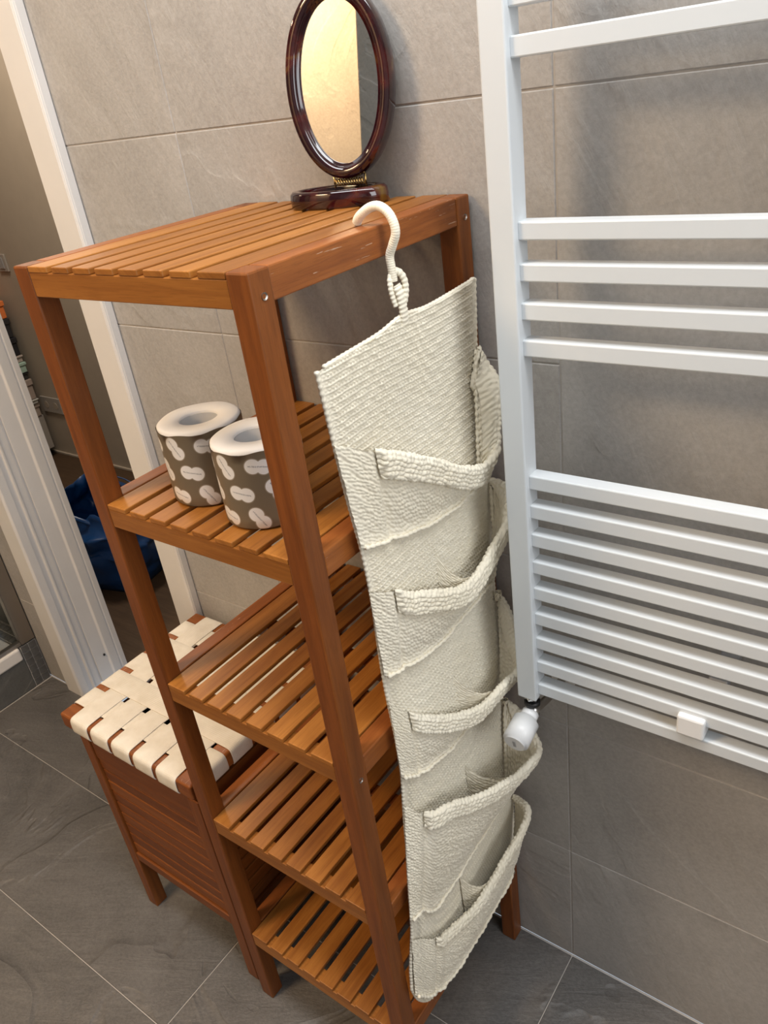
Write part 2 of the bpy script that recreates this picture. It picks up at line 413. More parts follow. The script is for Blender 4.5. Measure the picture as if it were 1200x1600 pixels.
# hall behind the door
struct(box('floor_hall', (-5.2, 0.165, -0.06), (-1.0, 1.20, 0.0), M['wood_hall'], bev=0))
struct(box('wall_hall', (-5.2, 1.16, 0.0), (-1.0, 1.26, 2.6), M['hall_wall'], bev=0))
struct(box('wall_hall_left', (-5.3, 0.165, 0.0), (-5.2, 1.26, 2.6), M['hall_wall'], bev=0))
struct(box('wall_hall_right', (-1.1, 0.165, 0.0), (-1.0, 1.16, 2.6), M['hall_wall'], bev=0))
struct(box('wall_hall_near', (-5.2, 0.155, 0.0), (-3.6, 0.165, 2.6), M['hall_wall'], bev=0))
struct(box('ceiling_hall', (-5.2, 0.165, 2.6), (-1.0, 1.26, 2.7), M['white_paint'], bev=0))
struct(box('baseboard_hall', (-5.2, 1.148, 0.0), (-1.1, 1.16, 0.012), M['hall_wall'], bev=0.002))

# door frame: left jamb moulded profile, right jamb and casing, head
def prism(name, poly, z0, z1, mat, parent=None, bev=0.0015):
    bm = bmesh.new()
    vs = [bm.verts.new((x, y, z0)) for x, y in poly]
    f = bm.faces.new(vs); r = bmesh.ops.extrude_face_region(bm, geom=[f])
    for v in r['geom']:
        if isinstance(v, bmesh.types.BMVert): v.co.z = z1
    bmesh.ops.recalc_face_normals(bm, faces=bm.faces[:])
    if bev: bmesh.ops.bevel(bm, geom=[e for e in bm.edges if abs(e.verts[0].co.z - e.verts[1].co.z) > 0.1], offset=bev, segments=2, affect='EDGES')
    return mk(name, bm_to(bm, name), mat, parent)
struct(prism('trim_1', [(-2.478, 0.006), (-2.478, -0.006), (-2.474, -0.010), (-2.405, -0.010), (-2.400, -0.005), (-2.400, 0.018), (-2.4055, 0.020),
      (-2.4055, 0.033), (-2.400, 0.035), (-2.400, 0.040), (-2.403, 0.043), (-2.403, 0.061), (-2.409, 0.0625), (-2.409, 0.0665), (-2.403, 0.068), (-2.401, 0.108), (-2.396, 0.113), (-2.396, 0.138), (-2.399, 0.140), (-2.399, 0.142),
      (-2.396, 0.144), (-2.396, 0.160), (-2.418, 0.160), (-2.418, 0.006)], 0.0, DZ + 0.06, M['trim'], bev=0.0008))
struct(prism('trim_2', [(-1.757, -0.016), (-1.692, -0.016), (-1.688, -0.012), (-1.688, 0.0045), (-1.735, 0.0045), (-1.735, 0.163), (-1.757, 0.163)], 0.0, DZ + 0.06, M['trim']))
struct(box('trim_3', (-2.398, -0.014, DZ - 0.02), (-1.758, 0.0045, DZ + 0.06), M['trim']))
h = mk('screw', cyl_mesh(0.0035, 0.003, 16, 0), M['black'], bpy.data.objects['trim_1'], (-2.3995, 0.1, 0.085), (0, math.pi / 2, 0))

# ================================================================== SHELF UNIT
SX, SY, YAW = -0.9283, -0.3707, -0.004
W, D, H, A = 0.370, 0.3715, 1.3922, 0.028
unit = tag(empty('shelf_unit', (SX, SY, 0), YAW), 'tall oiled hardwood shelf unit with five slatted shelves against the tiled wall', 'shelf')
legs = {}
for key, (x, y) in dict(fr=(-A, 0), fl=(-W, 0), br=(-A, D - A), bl=(-W, D - A)).items():
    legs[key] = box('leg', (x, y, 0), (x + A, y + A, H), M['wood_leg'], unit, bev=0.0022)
def screw(leg, z, side=1):
    c = Vector(legs[leg].location)
    s = mk('screw', SCREW, M['steel'], legs[leg], (side * (A / 2 + 0.0002), 0.001, z - c.z), (0, math.pi / 2, 0))
def screw_mesh():
    bm = bmesh.new(); bmesh.ops.create_cone(bm, cap_ends=True, segments=20, radius1=0.0036, radius2=0.0036, depth=0.0016)
    top = max(bm.faces, key=lambda f: f.calc_center_median().z)
    r = bmesh.ops.inset_individual(bm, faces=[top], thickness=0.0018, depth=-0.0014)
    return bm_to(bm, 'screw')
SCREW = screw_mesh()
tops = [1.3922, 1.0945, 0.7965, 0.5080, 0.2050]
NS = 8; XIN0, XIN1 = -W + A, -A
pitch = (XIN1 - XIN0 + 0.0075) / NS; sw = pitch - 0.0075
for k, zt in enumerate(tops):
    zr = zt - 0.0068                      # slats lie on the rails
    zb = zt - 0.0335
    box('front_rail', (XIN0, 0.001, zb), (XIN1, 0.024, zr), M['wood_slat'], unit, bev=0.001)
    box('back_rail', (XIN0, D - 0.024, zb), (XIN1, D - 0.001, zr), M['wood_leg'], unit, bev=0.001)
    box('side_rail', (-A + 0.002, A, zb + 0.002), (-0.0015, D - A, zt), M['wood_side'], unit, bev=0.0018)
    box('side_rail', (-W + 0.0015, A, zb + 0.002), (-W + A - 0.002, D - A, zt), M['wood_side'], unit, bev=0.0018)
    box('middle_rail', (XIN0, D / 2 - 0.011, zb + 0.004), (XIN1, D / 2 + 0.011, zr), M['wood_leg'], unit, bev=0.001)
    x0 = XIN0 + 0.0006
    for i in range(NS):
        wd = 0.0362 if i in (0, NS - 1) else 0.0288
        box('slat', (x0, 0.0005, zr), (x0 + wd, D - 0.001, zt), M['wood_slat'], unit, bev=0.0011)
        x0 += wd + (XIN1 - XIN0 - 0.0012 - 2 * 0.0362 - 6 * 0.0288) / 7
for leg in ('fr', 'br'):
    for z in (1.3684, 0.769, 0.19): screw(leg, z)

# ================================================================== PAPER ROLLS
def roll(name, x, y, rz, label, R=0.0515, r=0.0235, Hh=0.098):
    t = tag(empty(name, (x, y, 1.0948), rz), label, 'toilet paper', 'wrapped toilet rolls on the second shelf')
    n = 72; a = np.linspace(0, 2 * np.pi, n, endpoint=False)
    def lathe(prof, uv=False):
        prof = np.array(prof); P = np.zeros((len(prof), n, 3))
        wob = 1 + 0.008 * np.sin(2 * a + rz) + 0.005 * np.sin(3 * a)
        P[..., 0] = prof[:, :1] * np.cos(a) * wob; P[..., 1] = prof[:, :1] * np.sin(a) * wob; P[..., 2] = prof[:, 1:] + 0 * a
        return P
    Pp = lathe([(r, 0.001), (r, Hh - 0.002), (r + 0.001, Hh), (R - 0.004, Hh + 0.001), (R - 0.0012, Hh - 0.001), (R - 0.0008, Hh - 0.004)])
    Pp[2:5, :, 2] += 0.0004 * np.sin(5 * a + 2 * rz) * np.array([0.2, 0.8, 1])[:, None]
    mk('paper', grid_mesh(Pp, closed_u=True), M['paper'], t)
    prof = [(r + 0.002, 0.0006), (R - 0.004, 0.0004), (R - 0.001, 0.0022)] + [(R, 0.004 + (Hh - 0.008) * i / 8) for i in range(9)] + [(R + 0.0002, Hh - 0.003)]
    prof = np.array(prof); aa = np.linspace(0, 2 * np.pi, n + 1)
    P = np.zeros((len(prof), n + 1, 3)); wob = 1 + 0.008 * np.sin(2 * aa + rz) + 0.005 * np.sin(3 * aa)
    P[..., 0] = prof[:, :1] * np.cos(aa) * wob; P[..., 1] = prof[:, :1] * np.sin(aa) * wob; P[..., 2] = prof[:, 1:]
    P[-1, :, 2] += 0.0012 * np.sin(7 * aa)
    uv = np.zeros((len(prof), n + 1, 2)); uv[..., 0] = aa / (2 * np.pi) * PU * 8; uv[..., 1] = prof[:, 1:]
    mk('wrapper', grid_mesh(P, uv), M['wrapper'], t)
    mk('core', grid_mesh(lathe([(r - 0.0012, 0.001), (r - 0.0012, Hh - 0.004), (r - 0.0002, Hh - 0.0035), (r - 0.0001, 0.001)]), closed_u=True), M['core'], t)
roll('toilet_roll', -1.161, -0.279, 0.35, 'brown wrapped toilet roll, the left one nearer the door trim')
roll('toilet_roll', -1.053, -0.292, 1.75, 'brown wrapped toilet roll, the right one partly behind the shelf leg')

# ================================================================== HAMPER STOOL
HX0, HX1, HY0, HY1, HTOP = -1.690, -1.318, -0.364, -0.010, 0.553
ham = tag(empty('hamper_stool', (HX0, HY0, 0)), 'hardwood laundry hamper stool with woven cream webbing lid left of the shelf unit', 'stool')
hw, hd = HX1 - HX0, HY1 - HY0
bx0, bx1, by0, by1 = 0.032, hw - 0.002, 0.006, hd - 0.006
LB = 0.028; ZT = 0.505
for x in (bx0, bx1 - LB):
    for y in (by0, by1 - LB):
        box('leg', (x, y, 0), (x + LB, y + LB, ZT), M['wood_leg'], ham, bev=0.002)
def panel(axis, fixed, a0, a1, z0=0.155, z1=ZT):
    # a row of overlapping slats between two legs
    def pb(name, za, zb, dep0, dep1):
        if axis == 'x': box(name, (a0, fixed + dep0, za), (a1, fixed + dep1, zb), M['wood_leg'], ham, bev=0.002)
        else: box(name, (fixed + dep0, a0, za), (fixed + dep1, a1, zb), M['wood_leg'], ham, bev=0.002)
    pb('top_rail', z1 - 0.052, z1, 0.003, 0.021)
    n = 9; zc = z0 + 0.024; step = (z1 - 0.052 - zc) / n
    for i in range(n): pb('slat', zc + i * step + 0.0017, zc + (i + 1) * step - 0.0017, 0.005, 0.017)
    pb('bottom_rail', z0, zc, 0.001, 0.022)
panel('x', by0, bx0 + LB, bx1 - LB); panel('x', by1 - 0.024, bx0 + LB, bx1 - LB)
panel('y', bx0, by0 + LB, by1 - LB); panel('y', bx1 - 0.024, by0 + LB, by1 - LB)
# lid frame
fz0, fz1 = 0.516, HTOP - 0.004; fw = 0.034
lidf = [((0, 0, fz0), (hw, fw, fz1)), ((0, hd - fw, fz0), (hw, hd, fz1)), ((0, fw, fz0), (fw, hd - fw, fz1)), ((hw - fw, fw, fz0), (hw, hd - fw, fz1))]
for lo, hi in lidf: box('lid_rail', lo, hi, M['wood_side'], ham, bev=0.0045, seg=3)
box('lid_batten', (bx0 + 0.004, by0 + 0.004, ZT), (bx1 - 0.004, by0 + 0.03, fz0), M['wood_leg'], ham)
box('lid_batten', (bx0 + 0.004, by1 - 0.03, ZT), (bx1 - 0.004, by1 - 0.004, fz0), M['wood_leg'], ham)
box('shade_block', (bx0 + 0.03, by0 + 0.03, 0.42), (bx1 - 0.03, by1 - 0.03, fz0 + 0.004), M['dark_void'], ham, bev=0.004)  # black block painted as the dark hollow behind the webbing gaps
def strap(path, width_axis, c, wdt, th=0.0016):
    p = smooth_path(path, 150, 1)
    # ribbon: sweep a thin rounded rectangle
    T = np.gradient(p, axis=0); T /= np.linalg.norm(T, axis=1, keepdims=True)
    wv = np.zeros(3); wv[width_axis] = 1
    Nn = np.cross(wv, T)
    if width_axis == 1: Nn = -Nn
    if Nn[len(Nn) // 2][2] < 0: Nn = -Nn
    prof = [(-.5, 0), (-.497, .8), (-.485, 1), (-.25, 1), (0, 1), (.25, 1), (.485, 1), (.497, .8), (.5, 0), (.497, 0), (-.497, 0)]
    P = np.stack([p + wv * (q[0] * wdt) + Nn * (q[1] * th) for q in prof], 1)
    s = np.r_[0, np.cumsum(np.linalg.norm(np.diff(p, axis=0), axis=1))]
    uv = np.zeros(P.shape[:2] + (2,)); uv[..., 0] = s[:, None]; uv[..., 1] = np.array([q[0] * wdt for q in prof])[None]
    mk('strap', grid_mesh(P, uv, closed_u=True), M['strap'], ham)
NX, NY = 5, 5
gx = (hw - 2 * 0.036 + 0.011) / NX; wx = gx - 0.011        # straps running front to back, spaced along x
gy = (hd - 2 * 0.034 + 0.012) / NY; wy = gy - 0.012        # straps running left to right, spaced along y
up, dn, e = fz1 + 0.0015, fz1 - 0.0004, 0.0006
for i in range(NX):
    cx = 0.036 + gx * i + wx / 2
    pts = [(cx, 0.006, fz0 - e), (cx, -e, fz0 + 0.003), (cx, -e, fz1 - 0.008), (cx, 0.002, fz1 - 0.0015), (cx, 0.008, fz1 + 0.0006)]
    for j in range(NY):
        cy = 0.034 + gy * j + wy / 2; z = up if j % 2 == 0 else dn
        if j == 0: pts += [(cx, cy - wy * .3, z), (cx, cy + wy * .32, z)]
        else: pts += [(cx, cy - wy * .38, z), (cx, cy + wy * .38, z)]
    pts += [(cx, hd - 0.008, fz1 + 0.0006), (cx, hd - 0.002, fz1 - 0.0015), (cx, hd + e, fz1 - 0.008), (cx, hd + e, fz0 + 0.003), (cx, hd - 0.006, fz0 - e)]
    strap(pts, 0, cx, wx)
for j in range(NY):
    cy = 0.034 + gy * j + wy / 2; up_j = j % 2 == 1
    pts = [(0.006, cy, fz0 - e), (-e, cy, fz0 + 0.003), (-e, cy, fz1 - 0.008), (0.002, cy, fz1 - 0.0015), (0.008, cy, fz1 + 0.0006), (0.03, cy, fz1 + 0.0008)]
    for i in range(NX):
        cx = 0.036 + gx * i + wx / 2; z = up if up_j else dn
        pts += [(cx - wx * .38, cy, z), (cx + wx * .38, cy, z)]
    pts += [(hw - 0.03, cy, fz1 + 0.0008), (hw - 0.008, cy, fz1 + 0.0006), (hw - 0.002, cy, fz1 - 0.0015), (hw + e, cy, fz1 - 0.008), (hw + e, cy, fz0 + 0.003), (hw - 0.006, cy, fz0 - e)]
    strap(pts, 1, cy, wy)

# ================================================================== TOWEL RADIATOR
RX0, RX1 = -0.8457, -0.340
rad = tag(empty('towel_radiator', (RX0, -0.10, 0.735)), 'white ladder towel radiator with flat bars mounted on the tiled wall', 'radiator')
def rbox(name, lo, hi, mat=M['radiator'], bev=0.002):
    o = box(name, [a - b_ for a, b_ in zip(lo, (RX0, -0.10, 0.735))], [a - b_ for a, b_ in zip(hi, (RX0, -0.10, 0.735))], mat, rad, bev=bev); return o
rbox('upright', (RX0, -0.10, 0.735), (RX0 + 0.0285, -0.070, 1.745))
rbox('upright', (RX1 - 0.0285, -0.10, 0.735), (RX1, -0.070, 1.745))
bars = [0.743 + 0.0406 * i for i in range(9)] + [1.2340, 1.2748, 1.3160, 1.3582, 1.5220, 1.5627, 1.6034, 1.6441]
for z in bars:
    rbox('bar', (RX0 + 0.0278, -0.0915, z), (RX1 - 0.0278, -0.0705, z + 0.0186), bev=0.0016)
for x, z in ((-0.60, 0.83), (-0.40, 0.83), (-0.40, 1.318)):
    if True:
        rbox('wall_bracket', (x, -0.072, z), (x + 0.022, YW - 0.0005, z + 0.016), M['grey_plastic'])
rbox('clip', (-0.6265, -0.0995, 0.7655), (-0.5935, -0.068, 0.7960), M['valve_white'], bev=0.003)
# valve set
val = tag(empty('radiator_valve', (-0.8310, -0.0855, 0.735)), 'white thermostatic valve with chrome nut under the radiator corner', 'valve')
mk('nut', cyl_mesh(0.0105, 0.012, 6, 0.001), M['chrome'], val, (0, 0, -0.0062))
mk('sleeve', cyl_mesh(0.0115, 0.008, 32, 0.001), M['black'], val, (0, 0, -0.0165))
mk('body', cyl_mesh(0.0105, 0.022, 32, 0.003), M['chrome'], val, (0, 0, -0.031))
mk('pipe', tube_mesh(smooth_path([(0, 0, -0.034), (0.004, 0.02, -0.036), (0.008, 0.05, -0.036), (0.008, 0.089, -0.036)], 24), 0.0060), M['steel'], val)
mk('wall_plate', cyl_mesh(0.02, 0.005, 32, 0.001), M['valve_white'], val, (0.008, 0.0875, -0.036), (math.pi / 2, 0, 0))
hd_dir = Vector((0.02, -0.95, -0.22)).normalized()
hrot = hd_dir.to_track_quat('Z', 'Y').to_euler()
hpos = Vector((0, 0, -0.031))
mk('collar', cyl_mesh(0.0125, 0.014, 32, 0.0015), M['valve_white'], val, hpos + hd_dir * 0.012, hrot)
head = mk('thermostat_head', cyl_mesh(0.0190, 0.044, 48, 0.004), M['valve_white'], val, hpos + hd_dir * 0.040, hrot)
mk('window_mark', box_mesh(0.0045, 0.013, 0.001, 0.0008), M['grey_plastic'], head, (0, 0, 0.0221))

# ================================================================== TABLE MIRROR
MYAW = 0.22
mir = tag(empty('table_mirror', (-1.083, -0.047, 1.3922), MYAW), 'oval tortoiseshell table mirror standing on top of the shelf unit', 'mirror')
# base: oval dish ring with a sunken middle
n = 96; a = np.linspace(0, 2 * np.pi, n, endpoint=False)
def oval(ax, ay, z): return np.stack([ax * np.cos(a), ay * np.sin(a), z + 0 * a], 1)
bprof = [(0.0, 0.005), (0.73, 0.005), (0.745, 0.007), (0.76, 0.017), (0.79, 0.0196), (0.84, 0.0205), (0.93, 0.0202), (0.985, 0.017), (1.0, 0.010), (0.99, 0.003), (0.965, 0.0), (0.0, 0.0)]
Pb = np.stack([oval(max(0.0660 * k, 0.0001) - (0.006 if 0.69 < k < 0.8 else 0) * 0, max(0.0335 * k, 0.0001), z) for k, z in bprof], 0)
mk('base', grid_mesh(Pb, closed_u=True), M['tortoise'], mir)
# hinge: gold coil and two pins
hx = 0.019; HXC = 0.0165
coil = [(HXC - hx + 2 * hx * t, 0.0025 * math.cos(11 * 2 * math.pi * t) + 0.004, 0.0255 + 0.0034 * math.sin(11 * 2 * math.pi * t)) for t in np.linspace(0, 1, 240)]
mk('hinge', tube_mesh(coil, 0.0011, 6), M['gold'], mir)
for s in (-1, 1): mk('hinge_pin', cyl_mesh(0.0012, 0.016, 12, 0), M['gold'], mir, (HXC + s * (hx + 0.002), 0.004, 0.027))
MA, MB, MTILT = 0.0675, 0.1025, 0.11
mh = empty('mirror_head'); mh.parent = mir; mh.location = (HXC, 0.004, 0.028); mh.rotation_euler = (-MTILT, 0, 0)
fp = [(0.985, -0.012), (1.0, -0.009), (1.0, 0.004), (0.975, 0.009), (0.90, 0.009), (0.80, 0.006), (0.795, -0.001), (0.79, -0.004), (0.80, -0.0085), (0.83, -0.0085), (0.835, -0.010), (0.86, -0.0128), (0.90, -0.0140), (0.95, -0.0138), (0.985, -0.012)]
def ring(k, y):   # offset an ellipse inward by a constant width
    w_ = (1 - k) * 0.085
    return np.stack([(MA - w_) * np.cos(a), y + 0 * a, MB + 0.0005 + (MB - w_) * np.sin(a)], 1)
Pf = np.stack([ring(k, y) for k, y in fp], 0)
mk('frame', grid_mesh(Pf, closed_u=True), M['tortoise'], mh)
Pg = np.stack([ring(0.80, -0.0055), np.repeat(np.array([[0, -0.0055, MB + 0.0005]]), n, 0)], 0)
mk('mirror_glass', grid_mesh(Pg, smooth=False, closed_u=True), M['mirror'], mh)
trimp = []
for k in np.linspace(0, 2 * np.pi, 161):
    w_ = 0.0165
    trimp.append(((MA - w_) * math.cos(k), -0.0078, MB + 0.0005 + (MB - w_) * math.sin(k)))
mk('trim_ring', tube_mesh(trimp, 0.0006, 8, caps=False), M['gold'], mh)

# ================================================================== CROCHET ORGANISER
OX = -0.915
org = tag(empty('hanging_organizer', (OX, -0.18, 0.22)), 'cream crocheted hanging organiser with five pockets hooked over the shelf unit rail', 'organizer')
O0 = np.array([OX, -0.18, 0.22])
def otube(name, pts, r, seg=12, parent=org, **k): return mk(name, tube_mesh(np.asarray(pts) - O0, r, seg, **k), M['crochet'], parent)
def normals(P):
    du = np.gradient(P, axis=1); dv = np.gradient(P, axis=0)
    Nn = np.cross(du, dv); Nn /= np.linalg.norm(Nn, axis=2, keepdims=True) + 1e-12
    return Nn
def stitches(s, t, pt=0.0065, ps=0.0044, amp=0.0011, ridge=0.8):
    r = t / pt; f = r - np.floor(r); k = np.floor(r)
    g1 = np.exp(-((f - 0.22) / 0.13) ** 2)
    g2 = np.exp(-((f - 0.68) / 0.22) ** 2)
    w_ = 0.5 + 0.5 * np.cos(2 * np.pi * (s / ps + 0.5 * (k % 2)) + 5.0 * (f - 0.68))
    lump = 0.08 * np.sin(s * 310 + k * 1.7) + 0.06 * np.sin(s * 173 + k * 2.9)
    return amp * (ridge * g1 + g2 * w_ + lump)
def stitches2(s, t, p=0.0058, q=0.0050, amp=0.0015):
    t = t + 0.0012 * np.sin(s * 95) + 0.0007 * np.sin(s * 231 + 1.3)
    r = t / p; k = np.floor(r); f = r - k
    off = np.sin(k * 12.9898) * 43.758; off = off - np.floor(off)
    sd = s + 0.0012 * np.sin(s * 180 + k * 2.1) + 0.0008 * np.sin(s * 411 + k)
    a_ = np.abs(np.sin(np.pi * f)) ** 0.45
    b_ = np.abs(np.sin(np.pi * (sd / q + off + 0.55 * f))) ** 0.75
    lump = 0.16 * np.sin(s * 260 + k * 2.3) + 0.10 * np.sin(s * 97 + t * 140)
    return amp * (a_ * b_ + lump)
# ---- back panel
zs_l = np.array([0.215, 0.26, 0.31, 0.36, 0.43, 0.509, 0.6, 0.7245, 0.80, 0.9057, 1.00, 1.0798, 1.18, 1.2891, 1.31])
ys_l = np.array([-0.335, -0.345, -0.3475, -0.342, -0.328, -0.319, -0.303, -0.2937, -0.293, -0.2944, -0.2955, -0.2983, -0.308, -0.3217, -0.322])
def y_left(z): return np.interp(z, zs_l, ys_l)
def y_right(z): return np.interp(z, [0.2, 0.40, 0.6, 0.9, 1.23, 1.31], [-0.02, -0.016, -0.026, -0.024, -0.0265, -0.0225])
def z_top(f): return 1.2885 + 0.011 * f + 0.006 * np.exp(-((f - 0.49) / 0.10) ** 2)
def z_bot(f): return 0.238 + 0.075 * np.exp(-f / 0.045) + 0.004 * f
nu, nv = 250, 930
U, V = np.meshgrid(np.linspace(0, 1, nu), np.linspace(0, 1, nv))
Z = z_bot(U) + (z_top(U) - z_bot(U)) * V
YL, YR = y_left(Z), y_right(Z)
Y = YL + (YR - YL) * U
Xp = OX + 0.0025 * np.sin(9 * Z + 2 * U) * np.sin(np.pi * U) - 0.0018 * np.sin(23 * Z)
P = np.stack([Xp, Y, Z], 2)
S_, T_ = (Y + 0.4), Z + 0.0022 * np.sin(6 * U + 3 * Z)
Nn = normals(P)
edge = np.minimum(U, 1 - U) * 0.29
hgt = stitches(S_, T_, 0.0072, 0.0052, 0.0036, 0.95) * np.clip((edge - 0.004) / 0.006, 0.25, 1)
Pd = P + Nn * hgt[..., None]
Pd[..., 0] = np.maximum(Pd[..., 0], OX - 0.005)
pan = mk('back_panel', grid_mesh(Pd - O0), M['crochet'], org)
# plain reverse side of the cloth, 5 mm behind
Pr = P[::15, ::10][:, ::-1].copy(); Pr[..., 0] -= 0.0045
mk('reverse_cloth', grid_mesh(Pr - O0), M['crochet'], pan)
# corded edging around the panel
ring_pts = [P[i, 0] for i in range(nv - 1, -1, -6)] + [P[0, j] for j in range(0, nu, 6)] + [P[i, -1] for i in range(0, nv, 6)] + [P[-1, j] for j in range(nu - 1, -1, -6)]
ring_pts = smooth_path(np.array(ring_pts)[::2], 1900)
ln = np.r_[0, np.cumsum(np.linalg.norm(np.diff(ring_pts, axis=0), axis=1))]
otube('edging', ring_pts + np.array([-0.001, 0, 0]), 0.003, 8, parent=pan, rfun=lambda u: 0.0025 + 0.0004 * math.sin(2 * math.pi * u * ln[-1] / 0.0072))

# ---- pockets: rim curve from the left seam to the right seam, and the height of the bottom seam
POCKETS = [
 dict(rim=[(-.911,-.305,1.2103),(-.9078,-.29,1.1971),(-.9017,-.27,1.1841),(-.8954,-.22,1.1574),(-.8929,-.17,1.1279),(-.8896,-.125,1.0992),(-.8888,-.085,1.0833),(-.8852,-.065,1.0846),(-.8832,-.05,1.0988),(-.8834,-.042,1.1202),(-.8836,-.035,1.1613),(-.8884,-.032,1.1807),(-.9003,-.028,1.1965),(-.9135,-.0265,1.2182)],
      bot=([-.31,-.2978,-.2392,-.1868,-.15,-.098,-.02],[1.085,1.080,1.063,1.0485,1.0435,1.040,1.042]), seam=[(-.060,1.046),(-.0603,1.0753),(-.0523,1.1528),(-.0437,1.2050),(-.030,1.2182)], u0=0.115, cuff=0.029, cth=0.006, bul=0.004, div=None),
 dict(rim=[(-.9135,-.303,1.0245),(-.9016,-.275,1.0095),(-.9017,-.25,.9898),(-.895,-.22,.9753),(-.8869,-.19,.9615),(-.8856,-.165,.9489),(-.8857,-.135,.9439),(-.8851,-.105,.9508),(-.8826,-.08,.9649),(-.877,-.06,.9829),(-.8786,-.045,.9932),(-.8856,-.03,1.024),(-.9014,-.025,1.0311),(-.9135,-.0245,1.0310)],
      bot=([-.30,-.2869,-.2396,-.1948,-.1542,-.0372,-.02],[.9,.895,.8816,.8718,.874,.882,.884]), seam=[(-.040,.884),(-.0371,.9258),(-.0327,.96),(-.0305,1.02),(-.0245,1.031)], u0=0.115, cuff=0.026, cth=0.006, bul=0.006, div=(-.168,1.012,.945,-.128)),
 dict(rim=[(-.9135,-.298,.8594),(-.9075,-.265,.8102),(-.8998,-.225,.7765),(-.8927,-.185,.7505),(-.8858,-.155,.7379),(-.8806,-.13,.7351),(-.8743,-.105,.7416),(-.8725,-.085,.7422),(-.8695,-.06,.7395),(-.8659,-.045,.748),(-.8716,-.04,.7687),(-.8789,-.037,.7782),(-.8938,-.03,.8199),(-.9120,-.025,.8502)],
      bot=([-.30,-.2949,-.2656,-.2019,-.02],[.73,.7257,.7048,.687,.688]), seam=[(-.046,.688),(-.0422,.7163),(-.035,.78),(-.029,.835),(-.025,.8502)], u0=0.13, cuff=0.024, cth=0.006, bul=0.006, div=(-.167,.822,.741,-.112)),
 dict(rim=[(-.9110,-.303,.6799),(-.8969,-.275,.6426),(-.8844,-.24,.6341),(-.8781,-.205,.6126),(-.8665,-.175,.6023),(-.8584,-.135,.5901),(-.8538,-.11,.5819),(-.8479,-.075,.5805),(-.845,-.05,.5822),(-.8539,-.04,.5921),(-.8755,-.03,.6155),(-.912,-.025,.6432)],
      bot=([-.312,-.3063,-.2825,-.2241,-.1456,-.02],[.47,.4638,.4338,.432,.4418,.445]), seam=[(-.055,.445),(-.0509,.5023),(-.043,.58),(-.0361,.63),(-.025,.6432)], u0=0.11, cuff=0.022, cth=0.006, bul=0.008, div=(-.152,.612,.551,-.118)),
 dict(rim=[(-.9130,-.327,.4265),(-.8989,-.29,.3833),(-.9042,-.27,.365),(-.8994,-.23,.3534),(-.8866,-.20,.3651),(-.8822,-.165,.375),(-.8767,-.13,.3931),(-.8749,-.095,.399),(-.8735,-.065,.4066),(-.8736,-.045,.4168),(-.8807,-.035,.4242),(-.9110,-.0235,.4142)],
      bot=([-.345,-.33,-.30,-.25,-.18,-.02],[.312,.283,.255,.236,.236,.245]), seam=[(-.05,.245),(-.045,.30),(-.0346,.338),(-.020,.39),(-.0235,.4142)], u0=0.14, cuff=0.012, cth=0.005, bul=0.008, div=(-.200,.421,.345,-.165)),
]
